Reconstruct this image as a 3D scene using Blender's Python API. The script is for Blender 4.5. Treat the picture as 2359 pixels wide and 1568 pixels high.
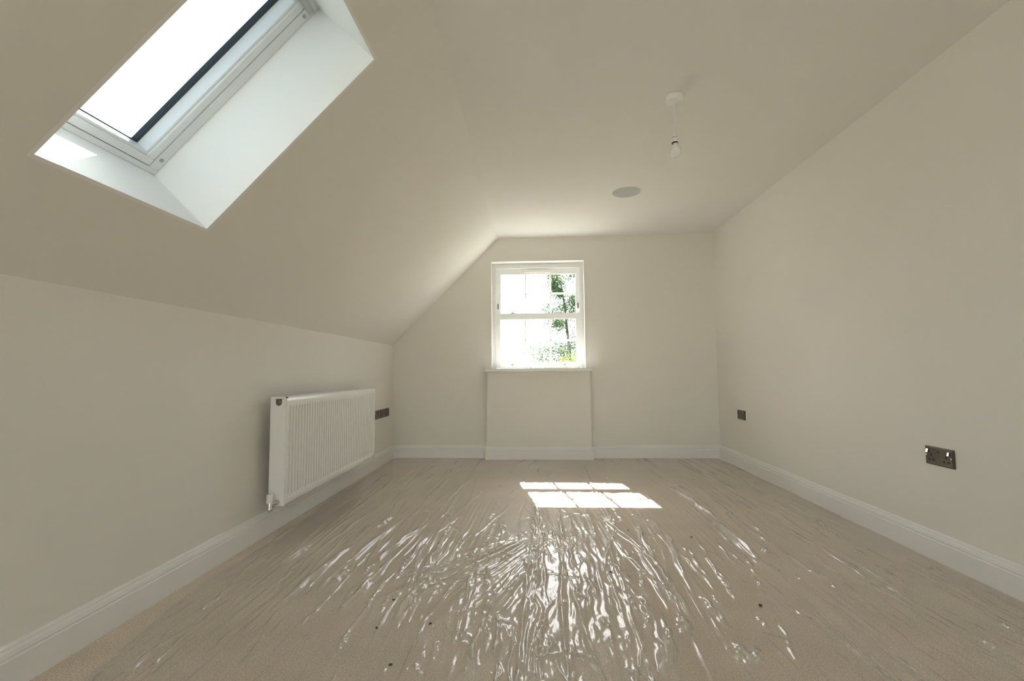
import bpy, bmesh, math, random
import numpy as np
from mathutils import Vector, Matrix

for o in list(bpy.data.objects):
    bpy.data.objects.remove(o, do_unlink=True)
scene = bpy.context.scene
COL = scene.collection
random.seed(7)
RNG = np.random.RandomState(11)

# ------------------------------------------------------------------ camera
cam_d = bpy.data.cameras.new('camera')
cam = bpy.data.objects.new('camera', cam_d)
COL.objects.link(cam)
cam_d.sensor_fit = 'HORIZONTAL'
cam_d.sensor_width = 36.0
cam_d.lens = 16.305
cam_d.clip_start = 0.02
cam_d.clip_end = 2000
_r = Vector((0.9987, 0.0504, -0.0085)).normalized()
_f = Vector((-0.0497, 0.9965, 0.0669)).normalized()
_u = _r.cross(_f).normalized()
_r = _f.cross(_u)
cam.matrix_world = Matrix(((_r.x, _u.x, -_f.x, 0.0), (_r.y, _u.y, -_f.y, 0.0),
                           (_r.z, _u.z, -_f.z, 0.9), (0, 0, 0, 1)))
scene.camera = cam

# ------------------------------------------------------------------ sky and sun
SUN_TRAVEL = Vector((0.190, -0.987, -1.0)).normalized()
world = bpy.data.worlds.new('sky')
scene.world = world
world.use_nodes = True
wn = world.node_tree.nodes
wl = world.node_tree.links
wn.clear()
w_out = wn.new('ShaderNodeOutputWorld')
w_bg = wn.new('ShaderNodeBackground')
w_sky = wn.new('ShaderNodeTexSky')
w_hsv = wn.new('ShaderNodeHueSaturation')
w_sky.sky_type = 'NISHITA'
w_sky.sun_disc = False
w_sky.sun_elevation = math.asin(-SUN_TRAVEL.z)
w_sky.sun_rotation = math.atan2(-SUN_TRAVEL.x, -SUN_TRAVEL.y)
w_sky.air_density = 1.0
w_sky.dust_density = 2.5
w_sky.ozone_density = 1.0
w_hsv.inputs['Saturation'].default_value = 0.7
w_bg.inputs['Strength'].default_value = 0.18
wl.new(w_sky.outputs[0], w_hsv.inputs['Color'])
wl.new(w_hsv.outputs[0], w_bg.inputs['Color'])
wl.new(w_bg.outputs[0], w_out.inputs['Surface'])

sun_d = bpy.data.lights.new('sun', 'SUN')
sun_d.energy = 10.0
sun_d.angle = math.radians(0.25)
sun_d.color = (1.0, 0.97, 0.925)
sun = bpy.data.objects.new('sun', sun_d)
COL.objects.link(sun)
sun.rotation_euler = (-SUN_TRAVEL).to_track_quat('Z', 'Y').to_euler()
sun.location = (-3, 20, 22)

vs = scene.view_settings
vs.view_transform = 'Standard'
vs.look = 'None'
vs.gamma = 1.0
vs.use_curve_mapping = False
vs.exposure = 2.18
cy = scene.cycles
cy.max_bounces = 9
cy.diffuse_bounces = 6
cy.glossy_bounces = 4
cy.transmission_bounces = 8
cy.transparent_max_bounces = 14
cy.use_light_tree = False
cy.sample_clamp_indirect = 6.0
cy.caustics_reflective = True
cy.blur_glossy = 0.8
cy.caustics_refractive = False

# ------------------------------------------------------------------ room dimensions (metres)
XL, XR, D = -1.524, 1.879, 4.908
XS, ZC, ZK, ZB = -0.389, 2.338, 1.1915, 0.1327
YB = -4.8                      # end of the room behind the camera
SL = (ZC - ZK) / (XS - XL)


# ------------------------------------------------------------------ materials
def mat_principled(name, col, rough=0.5, metal=0.0, spec=0.5, bump=None, mottled=None):
    m = bpy.data.materials.new(name)
    m.use_nodes = True
    n, l = m.node_tree.nodes, m.node_tree.links
    b = n['Principled BSDF']
    b.inputs['Base Color'].default_value = (*col, 1)
    b.inputs['Roughness'].default_value = rough
    b.inputs['Metallic'].default_value = metal
    b.inputs['Specular IOR Level'].default_value = spec
    tc = n.new('ShaderNodeTexCoord')
    if mottled:
        sc_, amt = mottled
        t = n.new('ShaderNodeTexNoise')
        t.inputs['Scale'].default_value = sc_
        t.inputs['Detail'].default_value = 4
        l.new(tc.outputs['Object'], t.inputs['Vector'])
        r = n.new('ShaderNodeValToRGB')
        r.color_ramp.elements[0].position = 0.3
        r.color_ramp.elements[1].position = 0.7
        r.color_ramp.elements[0].color = (*[c * (1 - amt) for c in col], 1)
        r.color_ramp.elements[1].color = (*[min(1, c * (1 + amt)) for c in col], 1)
        l.new(t.outputs['Fac'], r.inputs['Fac'])
        l.new(r.outputs['Color'], b.inputs['Base Color'])
    if bump:
        sc_, st, dist = bump
        t = n.new('ShaderNodeTexNoise')
        t.inputs['Scale'].default_value = sc_
        t.inputs['Detail'].default_value = 3
        l.new(tc.outputs['Object'], t.inputs['Vector'])
        bp = n.new('ShaderNodeBump')
        bp.inputs['Strength'].default_value = st
        bp.inputs['Distance'].default_value = dist
        l.new(t.outputs['Fac'], bp.inputs['Height'])
        l.new(bp.outputs['Normal'], b.inputs['Normal'])
    return m


M = {}
M['wall'] = mat_principled('cream_wall_paint', (0.805, 0.782, 0.732), 0.75, spec=0.25, bump=(180, 0.06, 0.002), mottled=(1.2, 0.012))
M['ceiling'] = mat_principled('cream_ceiling_paint', (0.805, 0.788, 0.752), 0.8, spec=0.2, bump=(160, 0.05, 0.002), mottled=(1.1, 0.012))
M['white'] = mat_principled('white_satin_paint', (0.84, 0.84, 0.82), 0.35, spec=0.45, mottled=(3.0, 0.01))
M['reveal'] = mat_principled('white_lining_paint', (0.86, 0.855, 0.83), 0.55, spec=0.3, mottled=(2.0, 0.01))
M['skirt'] = mat_principled('white_skirting_paint', (0.82, 0.815, 0.80), 0.4, spec=0.4, mottled=(4.0, 0.012))
M['rad'] = mat_principled('white_enamel', (0.86, 0.855, 0.835), 0.22, spec=0.5, mottled=(6.0, 0.008))
M['plastic'] = mat_principled('white_plastic', (0.83, 0.83, 0.82), 0.3, spec=0.5, mottled=(30.0, 0.01))
M['upvc'] = mat_principled('white_sash_lacquer', (0.80, 0.81, 0.81), 0.3, spec=0.5, mottled=(8.0, 0.01))
M['chrome'] = mat_principled('chrome', (0.72, 0.72, 0.73), 0.08, metal=1.0, bump=(60, 0.03, 0.001))
M['steel'] = mat_principled('brushed_steel', (0.17, 0.15, 0.13), 0.28, metal=1.0, bump=(240, 0.08, 0.0005), mottled=(60.0, 0.08))
M['black'] = mat_principled('black_rubber', (0.012, 0.012, 0.014), 0.45, mottled=(40.0, 0.1))
M['gasket'] = mat_principled('dark_gasket', (0.03, 0.04, 0.045), 0.3, mottled=(40.0, 0.1))
M['grille'] = mat_principled('grey_speaker_mesh', (0.50, 0.53, 0.53), 0.6, spec=0.3, bump=(900, 0.3, 0.001), mottled=(500.0, 0.06))
M['bulb'] = mat_principled('opal_bulb', (0.86, 0.87, 0.88), 0.12, spec=0.6, mottled=(20.0, 0.005))
M['brass'] = mat_principled('brown_brass_plug', (0.30, 0.21, 0.14), 0.4, metal=0.6, mottled=(60.0, 0.1))
M['grass'] = mat_principled('meadow_grass', (0.21, 0.20, 0.13), 0.9, spec=0.1, mottled=(0.4, 0.35))
M['hill'] = mat_principled('hazy_field', (0.13, 0.20, 0.15), 0.9, spec=0.05, mottled=(0.02, 0.3))
M['bark'] = mat_principled('grey_bark', (0.085, 0.075, 0.06), 0.9, spec=0.1, bump=(25, 0.5, 0.01), mottled=(9.0, 0.35))


def mat_leaf(name, c0, c1, c2):
    m = bpy.data.materials.new(name)
    m.use_nodes = True
    n, l = m.node_tree.nodes, m.node_tree.links
    n.clear()
    out = n.new('ShaderNodeOutputMaterial')
    geo = n.new('ShaderNodeNewGeometry')
    r = n.new('ShaderNodeValToRGB')
    r.color_ramp.elements[0].color = (*c0, 1)
    r.color_ramp.elements[1].color = (*c2, 1)
    e = r.color_ramp.elements.new(0.55)
    e.color = (*c1, 1)
    d = n.new('ShaderNodeBsdfDiffuse')
    t = n.new('ShaderNodeBsdfTranslucent')
    mx = n.new('ShaderNodeMixShader')
    mx.inputs[0].default_value = 0.4
    l.new(geo.outputs['Random Per Island'], r.inputs['Fac'])
    l.new(r.outputs['Color'], d.inputs['Color'])
    l.new(r.outputs['Color'], t.inputs['Color'])
    l.new(d.outputs[0], mx.inputs[1])
    l.new(t.outputs[0], mx.inputs[2])
    l.new(mx.outputs[0], out.inputs['Surface'])
    return m


M['leaf'] = mat_leaf('tree_leaf', (0.06, 0.12, 0.085), (0.085, 0.15, 0.08), (0.16, 0.20, 0.07))
M['leaf2'] = mat_leaf('shrub_leaf', (0.08, 0.14, 0.06), (0.13, 0.19, 0.06), (0.27, 0.25, 0.04))


def thin_fresnel(n, l, ior):
    """the same reflectance from either side, as a thin sheet has"""
    g = n.new('ShaderNodeNewGeometry')
    mp = n.new('ShaderNodeMapRange')
    mp.inputs['To Min'].default_value = ior
    mp.inputs['To Max'].default_value = 1.0 / ior
    l.new(g.outputs['Backfacing'], mp.inputs['Value'])
    fr = n.new('ShaderNodeFresnel')
    l.new(mp.outputs['Result'], fr.inputs['IOR'])
    return fr


def mat_glass(name, tint):
    m = bpy.data.materials.new(name)
    m.use_nodes = True
    n, l = m.node_tree.nodes, m.node_tree.links
    n.clear()
    out = n.new('ShaderNodeOutputMaterial')
    fr = thin_fresnel(n, l, 1.5)
    tr = n.new('ShaderNodeBsdfTransparent')
    tr.inputs['Color'].default_value = (*tint, 1)
    gl = n.new('ShaderNodeBsdfGlossy')
    gl.inputs['Roughness'].default_value = 0.01
    mx = n.new('ShaderNodeMixShader')
    l.new(fr.outputs[0], mx.inputs[0])
    l.new(tr.outputs[0], mx.inputs[1])
    l.new(gl.outputs[0], mx.inputs[2])
    l.new(mx.outputs[0], out.inputs['Surface'])
    return m


M['glass'] = mat_glass('clear_glazing', (0.965, 0.98, 0.98))
M['roof_glass'] = mat_glass('coated_roof_glazing', (0.515, 0.56, 0.575))


def mat_film():
    """thin clear polythene: see-through, glossy both sides, a little milky"""
    m = bpy.data.materials.new('clear_polythene')
    m.use_nodes = True
    n, l = m.node_tree.nodes, m.node_tree.links
    n.clear()
    out = n.new('ShaderNodeOutputMaterial')
    tc = n.new('ShaderNodeTexCoord')
    mp = n.new('ShaderNodeMapping')
    mp.inputs['Scale'].default_value = (46, 9, 1)
    l.new(tc.outputs['Object'], mp.inputs['Vector'])
    nz = n.new('ShaderNodeTexNoise')
    nz.inputs['Scale'].default_value = 1.0
    nz.inputs['Detail'].default_value = 5
    l.new(mp.outputs[0], nz.inputs['Vector'])
    bp = n.new('ShaderNodeBump')
    bp.inputs['Strength'].default_value = 0.10
    bp.inputs['Distance'].default_value = 0.003
    l.new(nz.outputs['Fac'], bp.inputs['Height'])
    fr = thin_fresnel(n, l, 1.5)
    l.new(bp.outputs['Normal'], fr.inputs['Normal'])
    boost = n.new('ShaderNodeMath')
    boost.operation = 'MULTIPLY'
    boost.use_clamp = True
    boost.inputs[1].default_value = 1.3       # two faces of the film reflect
    l.new(fr.outputs[0], boost.inputs[0])
    tr = n.new('ShaderNodeBsdfTransparent')
    tr.inputs['Color'].default_value = (0.985, 0.985, 0.985, 1)
    df = n.new('ShaderNodeBsdfDiffuse')
    df.inputs['Color'].default_value = (0.90, 0.88, 0.85, 1)
    haze = n.new('ShaderNodeMixShader')
    at = n.new('ShaderNodeAttribute')
    at.attribute_name = 'folds'
    hz_ = n.new('ShaderNodeMapRange')
    hz_.inputs['To Min'].default_value = 0.09       # single layer
    hz_.inputs['To Max'].default_value = 0.45       # gathered, several layers thick
    l.new(at.outputs['Fac'], hz_.inputs['Value'])
    l.new(hz_.outputs['Result'], haze.inputs[0])
    l.new(tr.outputs[0], haze.inputs[1])
    l.new(df.outputs[0], haze.inputs[2])
    gl = n.new('ShaderNodeBsdfGlossy')
    gl.inputs['Roughness'].default_value = 0.085
    l.new(bp.outputs['Normal'], gl.inputs['Normal'])
    gl2 = n.new('ShaderNodeBsdfGlossy')           # broad sheen of the slightly matt polythene
    gl2.inputs['Roughness'].default_value = 0.30
    gm = n.new('ShaderNodeMixShader')
    gm.inputs[0].default_value = 0.38
    l.new(gl.outputs[0], gm.inputs[1])
    l.new(gl2.outputs[0], gm.inputs[2])
    mx = n.new('ShaderNodeMixShader')
    l.new(boost.outputs[0], mx.inputs[0])
    l.new(haze.outputs[0], mx.inputs[1])
    l.new(gm.outputs[0], mx.inputs[2])
    l.new(mx.outputs[0], out.inputs['Surface'])
    return m


M['film'] = mat_film()


def mat_carpet():
    m = bpy.data.materials.new('beige_carpet')
    m.use_nodes = True
    n, l = m.node_tree.nodes, m.node_tree.links
    b = n['Principled BSDF']
    b.inputs['Roughness'].default_value = 0.95
    b.inputs['Specular IOR Level'].default_value = 0.05
    b.inputs['Sheen Weight'].default_value = 0.15
    tc = n.new('ShaderNodeTexCoord')
    fine = n.new('ShaderNodeTexNoise')
    fine.inputs['Scale'].default_value = 210
    fine.inputs['Detail'].default_value = 4
    coarse = n.new('ShaderNodeTexNoise')
    coarse.inputs['Scale'].default_value = 3.5
    coarse.inputs['Detail'].default_value = 5
    l.new(tc.outputs['Object'], fine.inputs['Vector'])
    l.new(tc.outputs['Object'], coarse.inputs['Vector'])
    r = n.new('ShaderNodeValToRGB')
    r.color_ramp.elements[0].position = 0.33
    r.color_ramp.elements[1].position = 0.68
    r.color_ramp.elements[0].color = (0.55, 0.46, 0.36, 1)
    r.color_ramp.elements[1].color = (0.89, 0.785, 0.655, 1)
    l.new(fine.outputs['Fac'], r.inputs['Fac'])
    r2 = n.new('ShaderNodeValToRGB')
    r2.color_ramp.elements[0].position = 0.3
    r2.color_ramp.elements[1].position = 0.7
    r2.color_ramp.elements[0].color = (0.86, 0.85, 0.84, 1)
    r2.color_ramp.elements[1].color = (1.0, 1.0, 1.0, 1)
    l.new(coarse.outputs['Fac'], r2.inputs['Fac'])
    mx = n.new('ShaderNodeMix')
    mx.data_type = 'RGBA'
    mx.blend_type = 'MULTIPLY'
    mx.inputs['Factor'].default_value = 1.0
    l.new(r.outputs['Color'], mx.inputs[6])
    l.new(r2.outputs['Color'], mx.inputs[7])
    l.new(mx.outputs[2], b.inputs['Base Color'])
    bp = n.new('ShaderNodeBump')
    bp.inputs['Strength'].default_value = 0.4
    bp.inputs['Distance'].default_value = 0.004
    l.new(fine.outputs['Fac'], bp.inputs['Height'])
    l.new(bp.outputs['Normal'], b.inputs['Normal'])
    return m


M['carpet'] = mat_carpet()


# ------------------------------------------------------------------ mesh helpers
class MB:
    def __init__(self, fn=None):
        self.v, self.f, self.fn = [], [], fn

    def add(self, verts, faces):
        k = len(self.v)
        self.v += [tuple(p) for p in verts]
        self.f += [tuple(i + k for i in f) for f in faces]
        return self

    def box(self, x0, x1, y0, y1, z0, z1):
        return self.add([(x0, y0, z0), (x1, y0, z0), (x1, y1, z0), (x0, y1, z0),
                         (x0, y0, z1), (x1, y0, z1), (x1, y1, z1), (x0, y1, z1)],
                        [(0, 3, 2, 1), (4, 5, 6, 7), (0, 1, 5, 4), (1, 2, 6, 5), (2, 3, 7, 6), (3, 0, 4, 7)])

    def prism(self, prof, a, b, axis):
        """closed profile of (p,q) pairs extruded from a to b along axis ('x','y','z')"""
        n = len(prof)

        def P(p, q, t):
            return {'x': (t, p, q), 'y': (p, t, q), 'z': (p, q, t)}[axis]
        vs_ = [P(p, q, a) for p, q in prof] + [P(p, q, b) for p, q in prof]
        fs = [tuple(range(n))[::-1], tuple(range(n, 2 * n))]
        fs += [(i, (i + 1) % n, (i + 1) % n + n, i + n) for i in range(n)]
        return self.add(vs_, fs)

    def tube(self, pts, rad, seg=10, cap=True):
        pts = [Vector(p) for p in pts]
        n = len(pts)
        rads = rad if isinstance(rad, (list, tuple)) else [rad] * n
        t0 = (pts[1] - pts[0]).normalized()
        up = Vector((0, 0, 1)) if abs(t0.z) < 0.9 else Vector((1, 0, 0))
        side = t0.cross(up).normalized()
        k = len(self.v)
        for i, p in enumerate(pts):
            t = (pts[min(i + 1, n - 1)] - pts[max(i - 1, 0)]).normalized()
            side = (side - t * side.dot(t)).normalized()
            bi = t.cross(side)
            for j in range(seg):
                a = 2 * math.pi * j / seg
                self.v.append(tuple(p + (side * math.cos(a) + bi * math.sin(a)) * rads[i]))
        for i in range(n - 1):
            for j in range(seg):
                a, b = k + i * seg + j, k + i * seg + (j + 1) % seg
                self.f.append((a, b, b + seg, a + seg))
        if cap:
            self.f.append(tuple(k + j for j in range(seg))[::-1])
            self.f.append(tuple(k + (n - 1) * seg + j for j in range(seg)))
        return self

    def lathe(self, prof, origin=(0, 0, 0), axis='z', seg=32):
        """profile of (radius, height) turned about an axis through origin"""
        k = len(self.v)
        ox, oy, oz = origin
        for r, h in prof:
            for j in range(seg):
                a = 2 * math.pi * j / seg
                c, s = r * math.cos(a), r * math.sin(a)
                self.v.append({'z': (ox + c, oy + s, oz + h), 'x': (ox + h, oy + c, oz + s), 'y': (ox + c, oy + h, oz + s)}[axis])
        for i in range(len(prof) - 1):
            for j in range(seg):
                a, b = k + i * seg + j, k + i * seg + (j + 1) % seg
                self.f.append((a, b, b + seg, a + seg))
        self.f.append(tuple(k + j for j in range(seg))[::-1])
        self.f.append(tuple(k + (len(prof) - 1) * seg + j for j in range(seg)))
        return self

    def build(self, name, mat, parent=None, smooth=False, bevel=0.0, label=None):
        vs_ = [self.fn(p) for p in self.v] if self.fn else self.v
        me = bpy.data.meshes.new(name)
        me.from_pydata([tuple(p) for p in vs_], [], self.f)
        bm = bmesh.new()
        bm.from_mesh(me)
        bmesh.ops.recalc_face_normals(bm, faces=bm.faces)
        if bevel:
            es = [e for e in bm.edges if e.is_manifold and e.calc_face_angle(0) > 0.5]
            bmesh.ops.bevel(bm, geom=es, offset=bevel, segments=2, affect='EDGES', clamp_overlap=True)
        bm.to_mesh(me)
        bm.free()
        me.materials.append(mat)
        o = bpy.data.objects.new(name, me)
        COL.objects.link(o)
        if parent is not None:
            o.parent = parent
            o.matrix_parent_inverse = parent.matrix_world.inverted() if parent.type == 'EMPTY' else Matrix()
        if smooth:
            for p in me.polygons:
                p.use_smooth = True
            try:
                me.set_sharp_from_angle(angle=math.radians(40))
            except Exception:
                pass
        if label:
            o['label'] = label
        return o


def tag(o, label, cat=None, group=None, kind=None):
    o['label'] = label
    if cat:
        o['category'] = cat
    if group:
        o['group'] = group
    if kind:
        o['kind'] = kind
    return o


def empty(name, loc):
    o = bpy.data.objects.new(name, None)
    o.empty_display_size = 0.1
    COL.objects.link(o)
    o.location = loc
    o.matrix_world = Matrix.Translation(loc)
    return o


# ------------------------------------------------------------------ room shell
o = MB().box(XL - 0.12, XR + 0.12, YB - 0.1, D + 0.22, -0.12, 0.0).build('floor', M['carpet'])
tag(o, 'beige cut pile carpet covering the whole floor', 'floor', kind='structure')

o = MB().box(XS, XR + 0.12, YB - 0.1, D + 0.22, ZC, ZC + 0.14).build('ceiling', M['ceiling'])
tag(o, 'flat cream painted ceiling with the lamp and speaker', 'ceiling', kind='structure')

o = MB().box(XR, XR + 0.12, YB - 0.1, D + 0.22, 0, ZC).build('wall_right', M['wall'])
tag(o, 'long cream wall on the right with sockets', 'wall', kind='structure')
o = MB().box(XL - 0.12, XL, YB - 0.1, D + 0.22, 0, ZK).build('wall_left', M['wall'])
tag(o, 'low cream knee wall behind the radiator', 'wall', kind='structure')
DX0, DX1, DZ1 = -0.9, 1.75, 2.12
m = MB()
zd = ZK + (DX0 - XL) * SL
m.prism([(XL, 0), (DX0, 0), (DX0, min(zd, DZ1)), (XL, ZK)], YB - 0.1, YB, 'y')
m.prism([(DX1, 0), (XR, 0), (XR, DZ1), (DX1, DZ1)], YB - 0.1, YB, 'y')
xt = XL + (DZ1 - ZK) / SL
m.prism([(xt, DZ1), (XR, DZ1), (XR, ZC), (XS, ZC)], YB - 0.1, YB, 'y')
o = m.build('wall_front', M['wall'])
tag(o, 'cream end wall behind the viewpoint', 'wall', kind='structure')
# glazed doors added in the unseen end wall to brighten the room
dr = empty('added_door_1', ((DX0 + DX1) / 2, YB, 0))
tag(dr, 'added white framed glazed doors, unseen in the end wall, letting in fill light', 'door', kind='structure')
nl = 3
dw = (DX1 - DX0) / nl
for i in range(nl):
    x0, x1 = DX0 + dw * i, DX0 + dw * (i + 1)
    zt0 = min(DZ1, ZK + (x0 - XL) * SL)
    fo = [(x0, 0.0), (x1, 0.0), (x1, DZ1), (max(x0, xt), DZ1), (x0, zt0)]
    cxm, czm = sum(p[0] for p in fo) / 5, sum(p[1] for p in fo) / 5
    fi = [(cxm + (p[0] - cxm) * 0.86, czm + (p[1] - czm) * 0.92) for p in fo]
    m = MB()
    for j in range(5):
        k2 = (j + 1) % 5
        if abs(fo[j][0] - fo[k2][0]) + abs(fo[j][1] - fo[k2][1]) < 1e-6:
            continue
        m.prism([fo[j], fo[k2], fi[k2], fi[j]], YB - 0.08, YB - 0.03, 'y')
    lf = m.build('added_door_leaf', M['white'], dr)
    MB().prism(fi, YB - 0.058, YB - 0.053, 'y').build('pane', M['glass'], lf)

# window wall, built round the window opening
WA, WB_, WC, WD = -0.467, 0.533, 0.905, 2.084
YO = D + 0.225
za = ZK + (WA - XL) * SL
wb = MB()
polys = [[(XL, 0), (WA, 0), (WA, WC), (WA, WD), (WA, za), (XL, ZK)],
         [(WB_, 0), (XR, 0), (XR, ZC), (WB_, ZC), (WB_, WD), (WB_, WC)],
         [(WA, 0), (WB_, 0), (WB_, WC), (WA, WC)],
         [(WA, WD), (WB_, WD), (WB_, ZC), (XS, ZC), (WA, za)]]
for pl in polys:
    for yy in (D, YO):
        wb.add([(x, yy, z) for x, z in pl], [tuple(range(len(pl)))])
hole = [(WA, WC), (WB_, WC), (WB_, WD), (WA, WD)]
for i in range(4):
    (x0, z0), (x1, z1) = hole[i], hole[(i + 1) % 4]
    wb.add([(x0, D, z0), (x1, D, z1), (x1, YO, z1), (x0, YO, z0)], [(0, 1, 2, 3)])
wall_back = wb.build('wall_back', M['wall'])
tag(wall_back, 'cream gable end wall around the sash window', 'wall', kind='structure')
BX0, BX1, BY = -0.505, 0.563, 4.805
MB().box(BX0, BX1, BY, D, 0, 0.905).build('projecting_panel', M['wall'], wall_back, bevel=0.004)

# sloped ceiling slab, built round the skylight opening; local axes u (up the slope), Y, w (outward)
OX = -1.2594
OZ = ZK + (OX - XL) * SL
_l = math.hypot(1, SL)
UX, UZ = 1 / _l, SL / _l
NX, NZ = -UZ, UX               # outward normal of the slope


def sky_map(p):
    u_, y_, w_ = p
    return (OX + UX * u_ + NX * w_, y_, OZ + UZ * u_ + NZ * w_)


U0, U1 = (XL - OX) / UX, (XS - OX) / UX
SU, SY0, SY1 = 0.921, 1.077, 1.694          # the opening: 0..SU up the slope, SY0..SY1 along the room
SW = 0.42                                   # slab thickness
LB = 0.012                                  # lining board thickness
# roof window openings (u0, u1, y0, y1): the one in view and two added out of view for fill light
RW = [(0.0, SU, SY0, SY1), (-0.20, 1.10, -2.60, -1.20), (-0.20, 1.10, -4.40, -3.00)]
holes = [(a - LB, b + LB, c - LB, d + LB) for a, b, c, d in RW]
sb = MB(sky_map)
Y0_, Y1_ = YB - 0.1, D + 0.22
ucut = sorted({U0, U1} | {h[0] for h in holes} | {h[1] for h in holes})
ycut = sorted({Y0_, Y1_} | {h[2] for h in holes} | {h[3] for h in holes})
for a, b in zip(ucut, ucut[1:]):
    for c, d in zip(ycut, ycut[1:]):
        um, ym = (a + b) / 2, (c + d) / 2
        if any(h[0] < um < h[1] and h[2] < ym < h[3] for h in holes):
            continue
        for w_ in (0.0, SW):
            sb.add([(a, c, w_), (b, c, w_), (b, d, w_), (a, d, w_)], [(0, 1, 2, 3)])
for (a, b, c, d) in holes + [(U0, U1, Y0_, Y1_)]:
    for (p, q_), (r_, t_) in (((a, c), (b, c)), ((b, c), (b, d)), ((b, d), (a, d)), ((a, d), (a, c))):
        sb.add([(p, q_, 0), (r_, t_, 0), (r_, t_, SW), (p, q_, SW)], [(0, 1, 2, 3)])
o = sb.build('ceiling_slope', M['wall'])
tag(o, 'sloping cream ceiling pierced by the roof window', 'ceiling', kind='structure')

# ------------------------------------------------------------------ skirting
TH = 0.018


def skirt_profile():
    return [(0, 0), (TH, 0), (TH, 0.090), (TH - 0.003, 0.094), (TH - 0.003, 0.097), (TH - 0.001, 0.100),
            (TH - 0.004, 0.112), (TH - 0.008, 0.120), (TH - 0.009, 0.126), (TH - 0.012, 0.131), (0.0, ZB)]


sp = skirt_profile()
o = MB().prism([(XL + t, z) for t, z in sp], YB, D - TH, 'y').build('baseboard_left', M['skirt'])
tag(o, 'white moulded skirting board below the radiator', 'skirting', kind='structure')
o = MB().prism([(XR - t, z) for t, z in sp], YB, D - TH, 'y').build('baseboard_right', M['skirt'])
tag(o, 'white moulded skirting board along the right wall', 'skirting', kind='structure')


def sweep_skirt(path):
    """mitred sweep of the skirting profile along a floor path; room lies to the right of travel"""
    m = MB()
    n = len(sp)
    P = [Vector(p) for p in path]
    for i, p in enumerate(P):
        if i == 0:
            d0 = d1 = (P[1] - P[0]).normalized()
        elif i == len(P) - 1:
            d0 = d1 = (P[-1] - P[-2]).normalized()
        else:
            d0, d1 = (P[i] - P[i - 1]).normalized(), (P[i + 1] - P[i]).normalized()
        n0, n1 = Vector((d0.y, -d0.x)), Vector((d1.y, -d1.x))
        bis = n0 + n1
        bis = bis / max(1e-6, bis.dot(n0))
        for t, z in sp:
            m.v.append((p.x + bis.x * t, p.y + bis.y * t, z))
    for i in range(len(P) - 1):
        for j in range(n):
            a, b = i * n + j, i * n + (j + 1) % n
            m.f.append((a, b, b + n, a + n))
    m.f.append(tuple(range(n)))
    m.f.append(tuple(range((len(P) - 1) * n, len(P) * n)))
    return m


o = sweep_skirt([(XL, D), (BX0, D), (BX0, BY), (BX1, BY), (BX1, D), (XR, D)]).build('baseboard_back', M['skirt'])
tag(o, 'white skirting board stepping around the panel under the window', 'skirting', kind='structure')

# ------------------------------------------------------------------ sash window
win = empty('window_1', (0.033, D, 0.93))
tag(win, 'white twelve pane sliding sash window in the end wall', 'window', kind='structure')
YF = D + 0.095                      # face of the box frame
# plaster reveal lining
rv = 0.006
lin = MB()
lin.box(WA, WA + rv, D - 0.004, YF, 0.93, WD)
lin.box(WB_ - rv, WB_, D - 0.004, YF, 0.93, WD)
lin.box(WA, WB_, D - 0.004, YF, WD - rv, WD)
lin.build('reveal_lining', M['white'], win)
# box frame
JL, JR, JT, JB = -0.427, 0.497, 2.030, 0.935
bf = MB()
bf.box(WA, JL, YF, YO, 0.905, WD)
bf.box(JR, WB_, YF, YO, 0.905, WD)
bf.box(JL, JR, YF, YO, JT, WD)
bf.box(JL, JR, YF + 0.02, YO + 0.03, 0.905, JB)
bf.build('box_frame', M['white'], win, bevel=0.002)
bd = MB()
bd.box(JL, JL + 0.010, YF - 0.012, YF + 0.004, JB, JT)
bd.box(JR - 0.010, JR, YF - 0.012, YF + 0.004, JB, JT)
bd.box(JL + 0.010, JR - 0.010, YF - 0.012, YF + 0.004, JT - 0.010, JT)
bd.build('staff_bead', M['white'], win, bevel=0.003)


def sash(name, x0, x1, px0, px1, z0, z1, pz0, pz1, yc, zbar):
    """one sliding sash: outer x0..x1, z0..z1; glazed px0..px1, pz0..pz1"""
    h = 0.021
    m = MB()
    m.box(x0, px0, yc - h, yc + h, z0, z1)
    m.box(px1, x1, yc - h, yc + h, z0, z1)
    m.box(px0, px1, yc - h, yc + h, z0, pz0)
    m.box(px0, px1, yc - h, yc + h, pz1, z1)
    s = m.build(name, M['white'], win, bevel=0.003)
    g = 0.0095
    w3 = (px1 - px0) / 3
    bars = [px0 + w3, px0 + 2 * w3]
    for bx in bars:
        prof = [(bx - g, yc - 0.004), (bx - 0.003, yc - 0.016), (bx + 0.003, yc - 0.016), (bx + g, yc - 0.004),
                (bx + g, yc + 0.012), (bx - g, yc + 0.012)]
        MB().prism(prof, pz0, pz1, 'z').build('glazing_bar', M['white'], s)
    prof = [(yc - 0.004, zbar - g), (yc - 0.016, zbar - 0.003), (yc - 0.016, zbar + 0.003), (yc - 0.004, zbar + g),
            (yc + 0.012, zbar + g), (yc + 0.012, zbar - g)]
    xs_ = [px0, bars[0], bars[1], px1]
    for i in range(3):
        MB().prism(prof, xs_[i], xs_[i + 1], 'x').build('glazing_bar', M['white'], s)
        for (a, b) in ((pz0, zbar), (zbar, pz1)):
            MB().box(xs_[i], xs_[i + 1], yc + 0.002, yc + 0.006, a, b).build('pane', M['glass'], s)
    return s


up = sash('upper_sash', JL + 0.002, JR - 0.002, -0.372, 0.450, 1.487, JT, 1.530, 1.971, 5.085, 1.754)
lo = sash('lower_sash', JL + 0.001, JR - 0.001, -0.377, 0.442, 0.938, 1.531, 1.003, 1.466, 5.036, 1.2345)
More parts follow.
